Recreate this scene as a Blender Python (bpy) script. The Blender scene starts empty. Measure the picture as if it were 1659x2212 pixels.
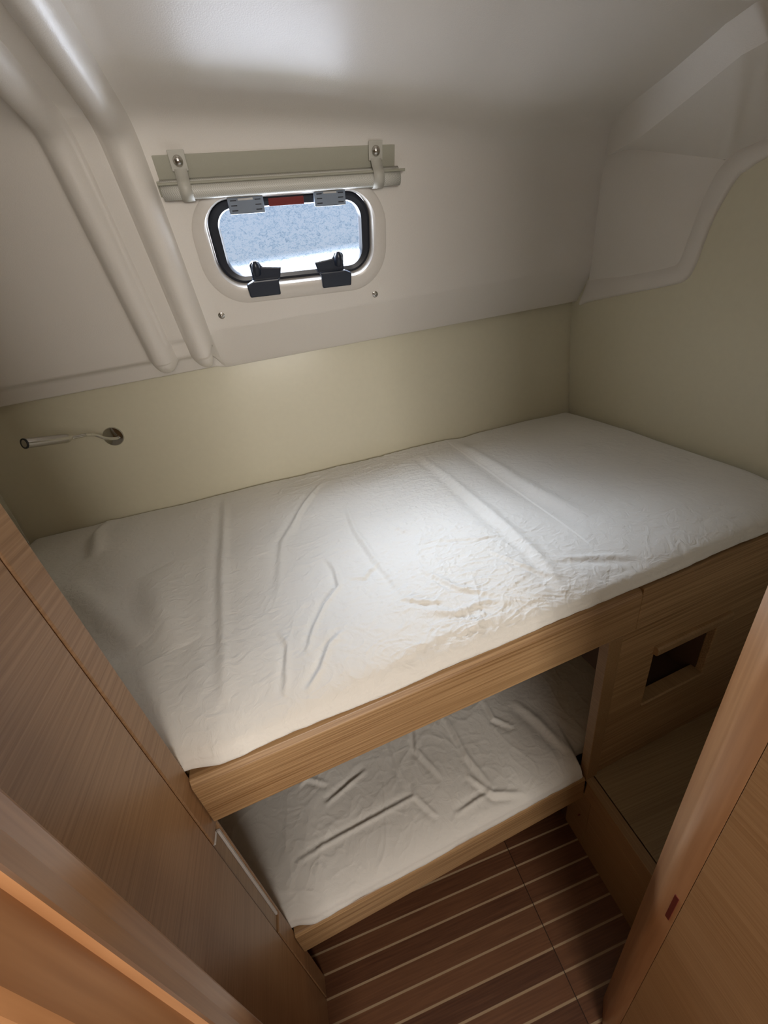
import bpy, bmesh, math, random
import numpy as np
from mathutils import Vector, Matrix, noise
random.seed(3)
PI = math.pi
scene = bpy.context.scene
COL = scene.collection

# ------------------------------------------------------------------ camera
F_PX = 870.25
YAW, PITCH, ROLL = 0.19048, 0.49875, -0.16601
cy, sy = math.cos(YAW), math.sin(YAW); cp, sp = math.cos(PITCH), math.sin(PITCH)
fwd = Vector((sy*cp, cy*cp, -sp)); rgt0 = Vector((cy, -sy, 0)); up0 = rgt0.cross(fwd)
rgt = rgt0*math.cos(ROLL) + up0*math.sin(ROLL)
upv = -rgt0*math.sin(ROLL) + up0*math.cos(ROLL)
cam_d = bpy.data.cameras.new('camera'); cam = bpy.data.objects.new('camera', cam_d); COL.objects.link(cam)
m = Matrix.Identity(4)
for i in range(3):
    m[i][0] = rgt[i]; m[i][1] = upv[i]; m[i][2] = -fwd[i]
m.translation = Vector((-0.0429, 0.2664, 1.55))
cam.matrix_world = m
cam_d.sensor_fit = 'VERTICAL'; cam_d.sensor_height = 36.0; cam_d.lens = 36.0*F_PX/2212.0
cam_d.clip_start = 0.01; cam_d.clip_end = 200
scene.camera = cam

# ------------------------------------------------------------------ view
scene.view_settings.view_transform = 'Standard'; scene.view_settings.look = 'None'
scene.view_settings.gamma = 1.0; scene.view_settings.exposure = 0.0
scene.view_settings.use_curve_mapping = False

# ------------------------------------------------------------------ sky outside the portlight
w = bpy.data.worlds.new('world'); scene.world = w; w.use_nodes = True
nt = w.node_tree; nt.nodes.clear()
wo = nt.nodes.new('ShaderNodeOutputWorld'); bg = nt.nodes.new('ShaderNodeBackground')
tc = nt.nodes.new('ShaderNodeTexCoord'); sx = nt.nodes.new('ShaderNodeSeparateXYZ')
mr = nt.nodes.new('ShaderNodeMapRange'); mr.inputs[1].default_value = -1; mr.inputs[2].default_value = 1
rc = nt.nodes.new('ShaderNodeValToRGB'); rs = nt.nodes.new('ShaderNodeValToRGB')
nt.links.new(tc.outputs['Generated'], sx.inputs[0]); nt.links.new(sx.outputs['Z'], mr.inputs[0])
nt.links.new(mr.outputs[0], rc.inputs[0]); nt.links.new(mr.outputs[0], rs.inputs[0])
def ramp(r, pts):
    e = r.color_ramp.elements
    while len(e) > 1: e.remove(e[-1])
    e[0].position = pts[0][0]; e[0].color = pts[0][1]
    for p, c in pts[1:]:
        q = e.new(p); q.color = c
def el(z): return (z+1)/2
SKY_TOP = 1.0; SKY_PEAK = 44.0
ramp(rc, [(0, (.78, .83, 1, 1)), (el(-.1), (.86, .90, 1, 1)), (el(.08), (1, 1, 1, 1)), (el(.086), (.62, .74, .92, 1)), (el(.22), (.62, .76, 1, 1)), (el(.32), (.80, .87, 1, 1)), (1, (.82, .88, 1, 1))])
def g(v): return (v, v, v, 1)
ramp(rs, [(0, g(.7)), (el(-.12), g(.7)), (el(-.03), g(.075)), (el(.0845), g(.06)), (el(.0865), g(.0215)), (el(.21), g(.0225)), (el(.32), g(1.2)), (1, g(1.8))])
mu = nt.nodes.new('ShaderNodeMath'); mu.operation = 'MULTIPLY'; mu.inputs[1].default_value = 36.0*SKY_TOP
# brightest part of the hazy sky, high up and a little to the left of the portlight
SUN_DIR = Vector((-.20, .80, .60)).normalized()
dp = nt.nodes.new('ShaderNodeVectorMath'); dp.operation = 'DOT_PRODUCT'; dp.inputs[1].default_value = SUN_DIR
nt.links.new(tc.outputs['Generated'], dp.inputs[0])
gm = nt.nodes.new('ShaderNodeMapRange'); gm.interpolation_type = 'SMOOTHSTEP'; gm.inputs[1].default_value = .86; gm.inputs[2].default_value = .98
gm.inputs[3].default_value = 0; gm.inputs[4].default_value = SKY_PEAK; nt.links.new(dp.outputs['Value'], gm.inputs[0])
wd = nt.nodes.new('ShaderNodeMapRange'); wd.interpolation_type = 'SMOOTHSTEP'; wd.inputs[1].default_value = .20; wd.inputs[2].default_value = .80
wd.inputs[3].default_value = .3; wd.inputs[4].default_value = 1.0; nt.links.new(dp.outputs['Value'], wd.inputs[0])
nt.links.new(dp.outputs['Value'], wd.inputs[0])
hi = nt.nodes.new('ShaderNodeMath'); hi.operation = 'GREATER_THAN'; hi.inputs[1].default_value = .215; nt.links.new(sx.outputs['Z'], hi.inputs[0])
mxw = nt.nodes.new('ShaderNodeMix'); mxw.data_type = 'FLOAT'; mxw.inputs[2].default_value = 1.0
xd = nt.nodes.new('ShaderNodeMapRange'); xd.interpolation_type = 'SMOOTHSTEP'; xd.inputs[1].default_value = -.02; xd.inputs[2].default_value = .42
xd.inputs[3].default_value = 1.0; xd.inputs[4].default_value = .10; nt.links.new(sx.outputs['X'], xd.inputs[0])
xd2 = nt.nodes.new('ShaderNodeMapRange'); xd2.interpolation_type = 'SMOOTHSTEP'; xd2.inputs[1].default_value = -.75; xd2.inputs[2].default_value = -.30
xd2.inputs[3].default_value = .15; xd2.inputs[4].default_value = 1.0; nt.links.new(sx.outputs['X'], xd2.inputs[0])
xv = nt.nodes.new('ShaderNodeMath'); xv.operation = 'MULTIPLY'; nt.links.new(wd.outputs[0], xv.inputs[0]); nt.links.new(xd2.outputs[0], xv.inputs[1])
xw = nt.nodes.new('ShaderNodeMath'); xw.operation = 'MULTIPLY'; nt.links.new(xv.outputs[0], xw.inputs[0]); nt.links.new(xd.outputs[0], xw.inputs[1])
nt.links.new(hi.outputs[0], mxw.inputs[0]); nt.links.new(xw.outputs[0], mxw.inputs[3])
m0 = nt.nodes.new('ShaderNodeMath'); m0.operation = 'MULTIPLY'
nt.links.new(rs.outputs[0], m0.inputs[0]); nt.links.new(mxw.outputs[0], m0.inputs[1]); nt.links.new(m0.outputs[0], mu.inputs[0])
ad_ = nt.nodes.new('ShaderNodeMath'); ad_.operation = 'ADD'
gh = nt.nodes.new('ShaderNodeMath'); gh.operation = 'MULTIPLY'; nt.links.new(gm.outputs[0], gh.inputs[0]); nt.links.new(hi.outputs[0], gh.inputs[1])
nt.links.new(mu.outputs[0], ad_.inputs[0]); nt.links.new(gh.outputs[0], ad_.inputs[1])
nt.links.new(ad_.outputs[0], bg.inputs[1]); nt.links.new(rc.outputs[0], bg.inputs[0])
nt.links.new(bg.outputs[0], wo.inputs[0])

# face frame of the cabin side: lean 20 degrees
TH = math.radians(20)
U = Vector((0, -math.sin(TH), math.cos(TH))); N = Vector((0, -math.cos(TH), -math.sin(TH))); F0 = Vector((0, 1.6199, 1.4193))
def fp(x, s, n=0.0): return Vector((x, 0, 0)) + F0 + U*s + N*n
WROT = math.radians(-2.3)
WORG = (.0877, .2903); K = 1.376     # K: size of the fittings on the cabin side
WM = Matrix(((1, 0, 0, 0), (0, U.y, N.y, 0), (0, U.z, N.z, 0), (0, 0, 0, 1)))
WM.translation = fp(WORG[0], WORG[1])
WM0 = WM @ Matrix.Rotation(WROT, 4, 'Z'); WM = WM0 @ Matrix.Scale(K, 4)

def area(name, loc, rot, sxy, power, color, portal=False):
    d = bpy.data.lights.new(name, 'AREA'); d.shape = 'RECTANGLE'; d.size, d.size_y = sxy; d.energy = power; d.color = color
    if portal: d.cycles.is_portal = True
    o = bpy.data.objects.new(name, d); COL.objects.link(o); o.location = loc; o.rotation_euler = rot
    return o
po = area('portlight_portal', (0, 0, 0), (0, 0, 0), (.45, .23), 1, (1, 1, 1), True)
# portal just outside the pane, shining along the inward normal
pm = Matrix(WM0) @ Matrix.Translation((0, 0, -.08)) @ Matrix.Rotation(PI, 4, 'X'); po.matrix_world = pm
# area lamps added behind the viewer as fill for the saloon daylight
area('saloon_fill_light', (0.10, -0.95, 1.62), (math.radians(84), 0, math.radians(8)), (.9, .5), 24.0, (1, .94, .87))
area('door_frame_fill_light', (.22, -.55, 1.72), (math.radians(62), 0, math.radians(28)), (.16, .3), 2.0, (1, .90, .78))  # added fill aimed at the left door frame and locker

# ------------------------------------------------------------------ helpers
def tag(o, label=None, cat=None, group=None, kind=None):
    if label: o['label'] = label
    if cat: o['category'] = cat
    if group: o['group'] = group
    if kind: o['kind'] = kind
    return o
def struct(o): o['kind'] = 'structure'; return o
def mesh_obj(name, verts, faces, mat, parent=None, smooth=False):
    me = bpy.data.meshes.new(name); me.from_pydata([tuple(v) for v in verts], [], faces); me.update()
    return link(name, me, mat, parent, smooth)
def link(name, me, mat, parent=None, smooth=False):
    me.materials.append(mat)
    if smooth:
        for p in me.polygons: p.use_smooth = True
    o = bpy.data.objects.new(name, me); COL.objects.link(o)
    if parent: o.parent = parent
    return o
def bm_obj(name, bm, mat, parent=None, smooth=False, angle=None):
    bmesh.ops.recalc_face_normals(bm, faces=bm.faces)
    me = bpy.data.meshes.new(name); bm.to_mesh(me); bm.free()
    o = link(name, me, mat, parent, smooth)
    if angle:
        me.set_sharp_from_angle(angle=math.radians(angle))
    return o
def empty(name, loc=(0, 0, 0), rz=0, mat=None):
    o = bpy.data.objects.new(name, None); COL.objects.link(o)
    o.empty_display_size = .05
    if mat is not None: o.matrix_world = mat
    else: o.location = loc; o.rotation_euler = (0, 0, rz)
    return o
def add_box(bm, x0, x1, y0, y1, z0, z1, bev=0.0, seg=2):
    b = bmesh.new()
    vs = [b.verts.new((x, y, z)) for x in (x0, x1) for y in (y0, y1) for z in (z0, z1)]
    for f in ((0, 1, 3, 2), (4, 6, 7, 5), (0, 4, 5, 1), (2, 3, 7, 6), (0, 2, 6, 4), (1, 5, 7, 3)):
        b.faces.new([vs[i] for i in f])
    if bev > 0: bmesh.ops.bevel(b, geom=list(b.edges), offset=bev, segments=seg, affect='EDGES', profile=.5)
    merge(bm, b)
def merge(bm, b, M=None):
    if M is not None: bmesh.ops.transform(b, matrix=M, verts=b.verts)
    me = bpy.data.meshes.new('t'); b.to_mesh(me); b.free(); bm.from_mesh(me); bpy.data.meshes.remove(me)
def box(name, x0, x1, y0, y1, z0, z1, mat, parent=None, bev=.0015):
    bm = bmesh.new(); add_box(bm, x0, x1, y0, y1, z0, z1, bev); return bm_obj(name, bm, mat, parent)
def prism(name, poly, a, b, axis, mat, parent=None, bev=0.0, smooth=False, seg=2, angle=None):
    """extrude a polygon: axis 'z' poly=(x,y); 'x' poly=(y,z); 'y' poly=(x,z)"""
    bm = bmesh.new()
    def P(p, t):
        return {'z': (p[0], p[1], t), 'x': (t, p[0], p[1]), 'y': (p[0], t, p[1])}[axis]
    v0 = [bm.verts.new(P(p, a)) for p in poly]; v1 = [bm.verts.new(P(p, b)) for p in poly]
    n = len(poly)
    bm.faces.new(v0); bm.faces.new(v1[::-1])
    for i in range(n): bm.faces.new((v0[i], v1[i], v1[(i+1) % n], v0[(i+1) % n]))
    bmesh.ops.recalc_face_normals(bm, faces=bm.faces)
    if bev > 0: bmesh.ops.bevel(bm, geom=list(bm.edges), offset=bev, segments=seg, affect='EDGES', profile=.5)
    return bm_obj(name, bm, mat, parent, smooth, angle)
def rrect(hw, hh, r, n=10, cx=0, cz=0):
    out = []
    for (sx_, sy_, a0) in ((1, 1, 0), (-1, 1, 90), (-1, -1, 180), (1, -1, 270)):
        for i in range(n+1):
            a = math.radians(a0 + 90*i/n)
            out.append((cx + sx_*(hw-r) + r*math.cos(a), cz + sy_*(hh-r) + r*math.sin(a)))
    return out
def ring_loft(name, loops, mat, parent=None, smooth=True, close=False, angle=40):
    """loops: list of equally long lists of 3D points, joined one to the next"""
    n = len(loops[0]); V = [p for L in loops for p in L]; Fc = []
    K = len(loops)
    for k in range(K if close else K-1):
        k2 = (k+1) % K
        for i in range(n):
            j = (i+1) % n; Fc.append((k*n+i, k*n+j, k2*n+j, k2*n+i))
    o = mesh_obj(name, V, Fc, mat, parent, smooth)
    bm = bmesh.new(); bm.from_mesh(o.data); bmesh.ops.recalc_face_normals(bm, faces=bm.faces); bm.to_mesh(o.data); bm.free()
    if smooth: o.data.set_sharp_from_angle(angle=math.radians(angle))
    return o
def tube_bm(bm, pts, rad, seg=14, cap=True):
    pts = [Vector(p) for p in pts]; rings = []
    if not isinstance(rad, (list, tuple)): rad = [rad]*len(pts)
    prev = None
    for i, p in enumerate(pts):
        t = (pts[min(i+1, len(pts)-1)] - pts[max(i-1, 0)]).normalized()
        if prev is None:
            a = t.orthogonal().normalized()
        else:
            a = (prev - t*prev.dot(t)).normalized()
        prev = a; b = t.cross(a)
        rings.append([bm.verts.new(p + (a*math.cos(2*PI*k/seg) + b*math.sin(2*PI*k/seg))*rad[i]) for k in range(seg)])
    for i in range(len(rings)-1):
        for k in range(seg):
            bm.faces.new((rings[i][k], rings[i][(k+1) % seg], rings[i+1][(k+1) % seg], rings[i+1][k]))
    if cap: bm.faces.new(rings[0][::-1]); bm.faces.new(rings[-1])
def tube(name, pts, rad, mat, parent=None, seg=16):
    bm = bmesh.new(); tube_bm(bm, pts, rad, seg); return bm_obj(name, bm, mat, parent, True, 50)
def spline(P, n=8):
    P = [Vector(p) for p in P]; out = []
    for i in range(len(P)-1):
        p0 = P[max(i-1, 0)]; p1 = P[i]; p2 = P[i+1]; p3 = P[min(i+2, len(P)-1)]
        for k in range(n):
            t = k/n
            out.append(.5*((2*p1) + (p2-p0)*t + (2*p0-5*p1+4*p2-p3)*t*t + (3*p1-p0-3*p2+p3)*t**3))
    out.append(P[-1]); return out
def lathe(name, prof, M, mat, parent=None, seg=28):
    """prof: (r, h) along local z, placed by matrix M"""
    bm = bmesh.new(); rings = []
    for r, h in prof:
        rings.append([bm.verts.new(M @ Vector((r*math.cos(2*PI*k/seg), r*math.sin(2*PI*k/seg), h))) for k in range(seg)])
    for i in range(len(rings)-1):
        for k in range(seg): bm.faces.new((rings[i][k], rings[i][(k+1) % seg], rings[i+1][(k+1) % seg], rings[i+1][k]))
    bm.faces.new(rings[0][::-1]); bm.faces.new(rings[-1])
    return bm_obj(name, bm, mat, parent, True, 45)

# ------------------------------------------------------------------ materials
def new_mat(name):
    M = bpy.data.materials.new(name); M.use_nodes = True
    nt = M.node_tree; b = nt.nodes['Principled BSDF']; return M, nt, b
def setp(b, **k):
    for n, v in k.items():
        b.inputs[n.replace('_', ' ')].default_value = v
def plain(name, col, rough=.5, metal=0.0, bump=0, bscale=200, spec=.5, coat=0.0, coat_rough=.1, bdist=.001, detail=3):
    M, nt, b = new_mat(name)
    b.inputs['Base Color'].default_value = (*col, 1); b.inputs['Roughness'].default_value = rough
    b.inputs['Metallic'].default_value = metal; b.inputs['Specular IOR Level'].default_value = spec
    b.inputs['Coat Weight'].default_value = coat; b.inputs['Coat Roughness'].default_value = coat_rough
    tcn = nt.nodes.new('ShaderNodeTexCoord'); nz = nt.nodes.new('ShaderNodeTexNoise')
    nz.inputs['Scale'].default_value = bscale; nz.inputs['Detail'].default_value = detail
    nt.links.new(tcn.outputs['Object'], nz.inputs['Vector'])
    # slight tone variation of the surface itself
    mx = nt.nodes.new('ShaderNodeMix'); mx.data_type = 'RGBA'
    mx.inputs[6].default_value = (*[c*.97 for c in col], 1); mx.inputs[7].default_value = (*[min(1, c*1.03) for c in col], 1)
    nt.links.new(nz.outputs[0], mx.inputs[0]); nt.links.new(mx.outputs[2], b.inputs['Base Color'])
    if bump:
        bp = nt.nodes.new('ShaderNodeBump'); bp.inputs['Strength'].default_value = bump; bp.inputs['Distance'].default_value = bdist
        nt.links.new(nz.outputs[0], bp.inputs['Height']); nt.links.new(bp.outputs[0], b.inputs['Normal'])
        nt.links.new(bp.outputs[0], b.inputs['Coat Normal'])
    return M
def wood(name, dark, light, axis='X', rough=.45, fine=1.0, streak=.5, bump=.25, coat=0.15, across=None):
    M, nt, b = new_mat(name)
    tcn = nt.nodes.new('ShaderNodeTexCoord')
    def nz(al, ac, det, dis=0.0):
        mp = nt.nodes.new('ShaderNodeMapping')
        s = {'X': (al, ac, ac), 'Y': (ac, al, ac), 'Z': (ac, ac, al)}[axis]
        mp.inputs['Scale'].default_value = s
        n = nt.nodes.new('ShaderNodeTexNoise'); n.inputs['Scale'].default_value = 1; n.inputs['Detail'].default_value = det
        n.inputs['Distortion'].default_value = dis
        nt.links.new(tcn.outputs['Object'], mp.inputs[0]); nt.links.new(mp.outputs[0], n.inputs['Vector']); return n
    n1 = nz(2.5, 260*fine, 3, .3); n2 = nz(5, 700*fine, 2); n3 = nz(1.2, 14, 2)
    a = nt.nodes.new('ShaderNodeMath'); a.operation = 'MULTIPLY_ADD'; a.inputs[1].default_value = .55
    nt.links.new(n1.outputs[0], a.inputs[0])
    c = nt.nodes.new('ShaderNodeMath'); c.operation = 'MULTIPLY'; c.inputs[1].default_value = .25; nt.links.new(n2.outputs[0], c.inputs[0])
    nt.links.new(c.outputs[0], a.inputs[2])
    d = nt.nodes.new('ShaderNodeMath'); d.operation = 'MULTIPLY_ADD'; d.inputs[1].default_value = .25
    nt.links.new(n3.outputs[0], d.inputs[0]); nt.links.new(a.outputs[0], d.inputs[2])
    r = nt.nodes.new('ShaderNodeValToRGB'); h = .14/streak*.5
    ramp(r, [(max(0, .53-h), (*dark, 1)), (min(1, .53+h*.6), (*light, 1)), (1, (*[min(1, q*1.12) for q in light], 1))])
    nt.links.new(d.outputs[0], r.inputs[0]); nt.links.new(r.outputs[0], b.inputs['Base Color'])
    setp(b, Roughness=rough, Coat_Weight=coat, Coat_Roughness=.25)
    bp = nt.nodes.new('ShaderNodeBump'); bp.inputs['Strength'].default_value = bump; bp.inputs['Distance'].default_value = .0006
    nt.links.new(a.outputs[0], bp.inputs['Height']); nt.links.new(bp.outputs[0], b.inputs['Normal'])
    return M

M_LINER = plain('liner_gelcoat', (.74, .70, .645), .42, bump=.5, bscale=420, coat=.3, coat_rough=.30, bdist=.0005)
M_HULL = plain('hull_gelcoat', (.68, .64, .49), .42, bump=.10, bscale=60, coat=.3, coat_rough=.18, bdist=.0006)
M_VEN_X = wood('oak_veneer_along', (.22, .115, .045), (.47, .30, .15), 'X')
M_VEN_Y = wood('oak_veneer_across', (.25, .135, .06), (.38, .225, .115), 'Y', streak=.45, fine=.8)
M_VEN_DOOR = wood('oak_veneer_door', (.27, .14, .055), (.37, .215, .10), 'Y', fine=1.3, streak=.4)
M_SOLID = wood('solid_wood_edge', (.29, .125, .048), (.48, .25, .115), 'Z', fine=.22, streak=.35, rough=.32, coat=.4)
M_PLAIN_WOOD = wood('plain_wood_board', (.24, .135, .055), (.36, .225, .11), 'Y', streak=.4)
M_STEEL = plain('satin_steel', (.52, .50, .46), .22, 1.0)
M_CHROME = plain('chrome', (.62, .61, .58), .10, 1.0)
M_BLACK = plain('black_rubber', (.010, .013, .022), .35)
M_DARKPL = plain('dark_plastic', (.018, .024, .040), .32)
M_GREYPL = plain('grey_plastic', (.20, .24, .30), .45)
M_RED = plain('red_label_plastic', (.16, .02, .018), .3)
M_WHITEPL = plain('white_gelcoat_ring', (.66, .62, .57), .35, coat=.3)
M_TAPE = plain('pale_edge_tape', (.62, .60, .58), .45)
M_RECESS_SHADE = plain('recess_shade_wood', (.10, .05, .025), .6)  # wood darkened for recesses, their shade put into the colour
M_BLIND = plain('blind_canvas', (.36, .35, .28), .6, bump=.5, bscale=900, bdist=.0004)

def fabric(name, col, cr=.5):
    M, nt, b = new_mat(name)
    setp(b, Roughness=.82); b.inputs['Base Color'].default_value = (*col, 1)
    b.inputs['Sheen Weight'].default_value = .15
    tcn = nt.nodes.new('ShaderNodeTexCoord')
    n1 = nt.nodes.new('ShaderNodeTexNoise'); n1.inputs['Scale'].default_value = 38; n1.inputs['Detail'].default_value = 6; n1.inputs['Distortion'].default_value = 1.1
    n2 = nt.nodes.new('ShaderNodeTexNoise'); n2.inputs['Scale'].default_value = 900
    nt.links.new(tcn.outputs['Object'], n1.inputs['Vector']); nt.links.new(tcn.outputs['Object'], n2.inputs['Vector'])
    b1 = nt.nodes.new('ShaderNodeBump'); b1.inputs['Strength'].default_value = cr; b1.inputs['Distance'].default_value = .006
    b2 = nt.nodes.new('ShaderNodeBump'); b2.inputs['Strength'].default_value = .25; b2.inputs['Distance'].default_value = .0004
    nt.links.new(n1.outputs[0], b1.inputs['Height']); nt.links.new(n2.outputs[0], b2.inputs['Height'])
    nt.links.new(b1.outputs[0], b2.inputs['Normal']); nt.links.new(b2.outputs[0], b.inputs['Normal'])
    return M
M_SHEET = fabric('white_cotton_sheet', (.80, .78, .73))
M_SHEET_SHADED = fabric('white_cotton_sheet_shaded', (.72, .70, .66), .3)  # darker copy of the sheet, shade of the lower bunk put into the colour

def roll_fabric():
    M, nt, b = new_mat('silver_blind_fabric')
    tcn = nt.nodes.new('ShaderNodeTexCoord'); ck = nt.nodes.new('ShaderNodeTexChecker'); ck.inputs['Scale'].default_value = 700
    ck.inputs['Color1'].default_value = (.42, .41, .36, 1); ck.inputs['Color2'].default_value = (.66, .65, .60, 1)
    nt.links.new(tcn.outputs['Object'], ck.inputs['Vector']); nt.links.new(ck.outputs[0], b.inputs['Base Color'])
    setp(b, Roughness=.45); return M
M_ROLL = roll_fabric()

def floor_mat():
    M, nt, b = new_mat('striped_cabin_sole')
    tcn = nt.nodes.new('ShaderNodeTexCoord'); sxyz = nt.nodes.new('ShaderNodeSeparateXYZ')
    nt.links.new(tcn.outputs['Object'], sxyz.inputs[0])
    def math_(op, a=None, b_=None, c=None):
        n = nt.nodes.new('ShaderNodeMath'); n.operation = op
        for i, q in enumerate((a, b_, c)):
            if q is None: continue
            if isinstance(q, (int, float)): n.inputs[i].default_value = q
            else: nt.links.new(q, n.inputs[i])
        return n.outputs[0]
    per, s0 = .04448, .78698
    yy = math_('DIVIDE', math_('SUBTRACT', sxyz.outputs['Y'], s0 - per*60.5), per)
    fr = math_('FRACT', yy); idx = math_('FLOOR', yy)
    d = math_('ABSOLUTE', math_('SUBTRACT', fr, .5))
    mrn = nt.nodes.new('ShaderNodeMapRange'); mrn.inputs[1].default_value = .040; mrn.inputs[2].default_value = .060
    mrn.inputs[3].default_value = 1; mrn.inputs[4].default_value = 0; nt.links.new(d, mrn.inputs[0])
    # plank tone per strip and per board side of the joint
    side = math_('GREATER_THAN', sxyz.outputs['X'], .26665)
    wn = nt.nodes.new('ShaderNodeTexWhiteNoise'); wn.noise_dimensions = '2D'
    cb = nt.nodes.new('ShaderNodeCombineXYZ'); nt.links.new(idx, cb.inputs[0]); nt.links.new(side, cb.inputs[1])
    fl = math_('FLOOR', math_('ADD', yy, .5)); nt.links.new(fl, cb.inputs[0])
    nt.links.new(cb.outputs[0], wn.inputs[0])
    mp = nt.nodes.new('ShaderNodeMapping'); mp.inputs['Scale'].default_value = (8, 260, 1)
    n1 = nt.nodes.new('ShaderNodeTexNoise'); n1.inputs['Scale'].default_value = 1; n1.inputs['Detail'].default_value = 4
    nt.links.new(tcn.outputs['Object'], mp.inputs[0]); nt.links.new(mp.outputs[0], n1.inputs['Vector'])
    t = math_('ADD', math_('MULTIPLY', n1.outputs[0], .7), math_('MULTIPLY', wn.outputs[0], .35))
    r = nt.nodes.new('ShaderNodeValToRGB'); ramp(r, [(.25, (.075, .027, .013, 1)), (.75, (.18, .080, .038, 1))])
    nt.links.new(t, r.inputs[0])
    mx = nt.nodes.new('ShaderNodeMix'); mx.data_type = 'RGBA'; mx.inputs[7].default_value = (.40, .29, .18, 1)
    nt.links.new(mrn.outputs[0], mx.inputs[0]); nt.links.new(r.outputs[0], mx.inputs[6])
    jd = math_('ABSOLUTE', math_('SUBTRACT', sxyz.outputs['X'], .26665))
    jm = math_('LESS_THAN', jd, .0011)
    mx2 = nt.nodes.new('ShaderNodeMix'); mx2.data_type = 'RGBA'; mx2.inputs[7].default_value = (.02, .009, .005, 1)
    nt.links.new(jm, mx2.inputs[0]); nt.links.new(mx.outputs[2], mx2.inputs[6]); nt.links.new(mx2.outputs[2], b.inputs['Base Color'])
    setp(b, Roughness=.38, Coat_Weight=.2, Coat_Roughness=.3)
    return M
M_FLOOR = floor_mat()

def glass_mat():
    M = bpy.data.materials.new('dewy_acrylic_pane'); M.use_nodes = True; nt = M.node_tree; nt.nodes.clear()
    out = nt.nodes.new('ShaderNodeOutputMaterial'); tr = nt.nodes.new('ShaderNodeBsdfTransparent'); gl = nt.nodes.new('ShaderNodeBsdfGlossy')
    gl.inputs['Roughness'].default_value = .08; gl.inputs[0].default_value = (.9, .95, 1, 1)
    mix = nt.nodes.new('ShaderNodeMixShader'); mix.inputs[0].default_value = .02
    tcn = nt.nodes.new('ShaderNodeTexCoord'); mp = nt.nodes.new('ShaderNodeMapping'); mp.inputs['Scale'].default_value = (1, 1.5, 1)
    n = nt.nodes.new('ShaderNodeTexNoise'); n.inputs['Scale'].default_value = 110; n.inputs['Detail'].default_value = 7; n.inputs['Distortion'].default_value = 1.2
    n2 = nt.nodes.new('ShaderNodeTexVoronoi'); n2.inputs['Scale'].default_value = 420
    nt.links.new(tcn.outputs['Object'], mp.inputs[0]); nt.links.new(mp.outputs[0], n.inputs['Vector']); nt.links.new(mp.outputs[0], n2.inputs['Vector'])
    ad = nt.nodes.new('ShaderNodeMath'); ad.operation = 'MULTIPLY_ADD'; ad.inputs[1].default_value = .35
    nt.links.new(n2.outputs[0], ad.inputs[0]); nt.links.new(n.outputs[0], ad.inputs[2])
    r = nt.nodes.new('ShaderNodeValToRGB'); ramp(r, [(.38, (.50, .58, .66, 1)), (.60, (.80, .88, .93, 1)), (.74, (1, 1, 1, 1))])
    nt.links.new(ad.outputs[0], r.inputs[0]); nt.links.new(r.outputs[0], tr.inputs[0])
    nt.links.new(tr.outputs[0], mix.inputs[1]); nt.links.new(gl.outputs[0], mix.inputs[2]); nt.links.new(mix.outputs[0], out.inputs[0])
    return M
M_GLASS = glass_mat()

# ------------------------------------------------------------------ STRUCTURE
XL, XR, XB = -.324, .477, 1.05      # locker side, base box side, right bulkhead
XH = -.95                            # left bulkhead of the berth
BA = .08118                          # berth front runs at a small angle to the boat's axis
BY = .7104
def bfront(x): return BY + math.tan(BA)*x

struct(mesh_obj('floor', [(-1.3, -1.7, 0), (1.3, -1.7, 0), (1.3, 1.8, 0), (-1.3, 1.8, 0)], [(0, 1, 2, 3)], M_FLOOR))

# hull side behind the berth, curving under the side deck, with a soft corner into the right bulkhead
def hull_wall():
    prof = [(1.60, 0.0), (1.61, .3), (1.625, .6), (1.64, .85), (1.655, 1.0), (1.668, 1.12), (1.678, 1.25), (1.684, 1.36), (1.687, 1.42), (1.690, 1.50), (1.695, 1.58)]
    xs = list(np.linspace(XH-.02, XB+.02, 60)); V = []; Fc = []
    # corner: use a plan curve from the side into the bulkhead (only where the wall is upright)
    for x in xs:
        for (y, z) in prof:
            V.append((x, y, z))
    n = len(prof)
    for i in range(len(xs)-1):
        for j in range(n-1): Fc.append((i*n+j, (i+1)*n+j, (i+1)*n+j+1, i*n+j+1))
    o = mesh_obj('wall_back', V, Fc, M_HULL, None, True); struct(o)
    sm = o.modifiers.new('solid', 'SOLIDIFY'); sm.thickness = .012; sm.offset = -1
    return prof
HP = hull_wall()
def hull_y(z):
    for (y0, z0), (y1, z1) in zip(HP[:-1], HP[1:]):
        if z0 <= z <= z1: return y0 + (y1-y0)*(z-z0)/(z1-z0+1e-9)
    return 1.687
# bulkheads closing the berth at both ends
def bulkhead(name, xw, sgn):
    V = []; Fc = []; zs = list(np.linspace(0, 1.50, 31)); rows = []
    for z in zs:
        yh = hull_y(min(z, 1.42)) - .0
        row = [(xw, .40, z), (xw, .80, z), (xw, 1.2, z), (xw, yh+.004, z)]
        rows.append(row)
    n = len(rows[0])
    for r_ in rows: V += r_
    for i in range(len(rows)-1):
        for j in range(n-1): Fc.append((i*n+j, i*n+j+1, (i+1)*n+j+1, (i+1)*n+j))
    # upper part, above the side deck
    b = len(V); V += [(xw, .40, 1.5), (xw, 1.66, 1.5), (xw, 1.66, 2.1), (xw, .40, 2.1)]
    Fc.append((b, b+1, b+2, b+3))
    o = mesh_obj(name, V, Fc, M_HULL, None, True); struct(o); return o
bulkhead('wall_right', XB, 1)
bulkhead('wall_left', XH, -1)

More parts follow.
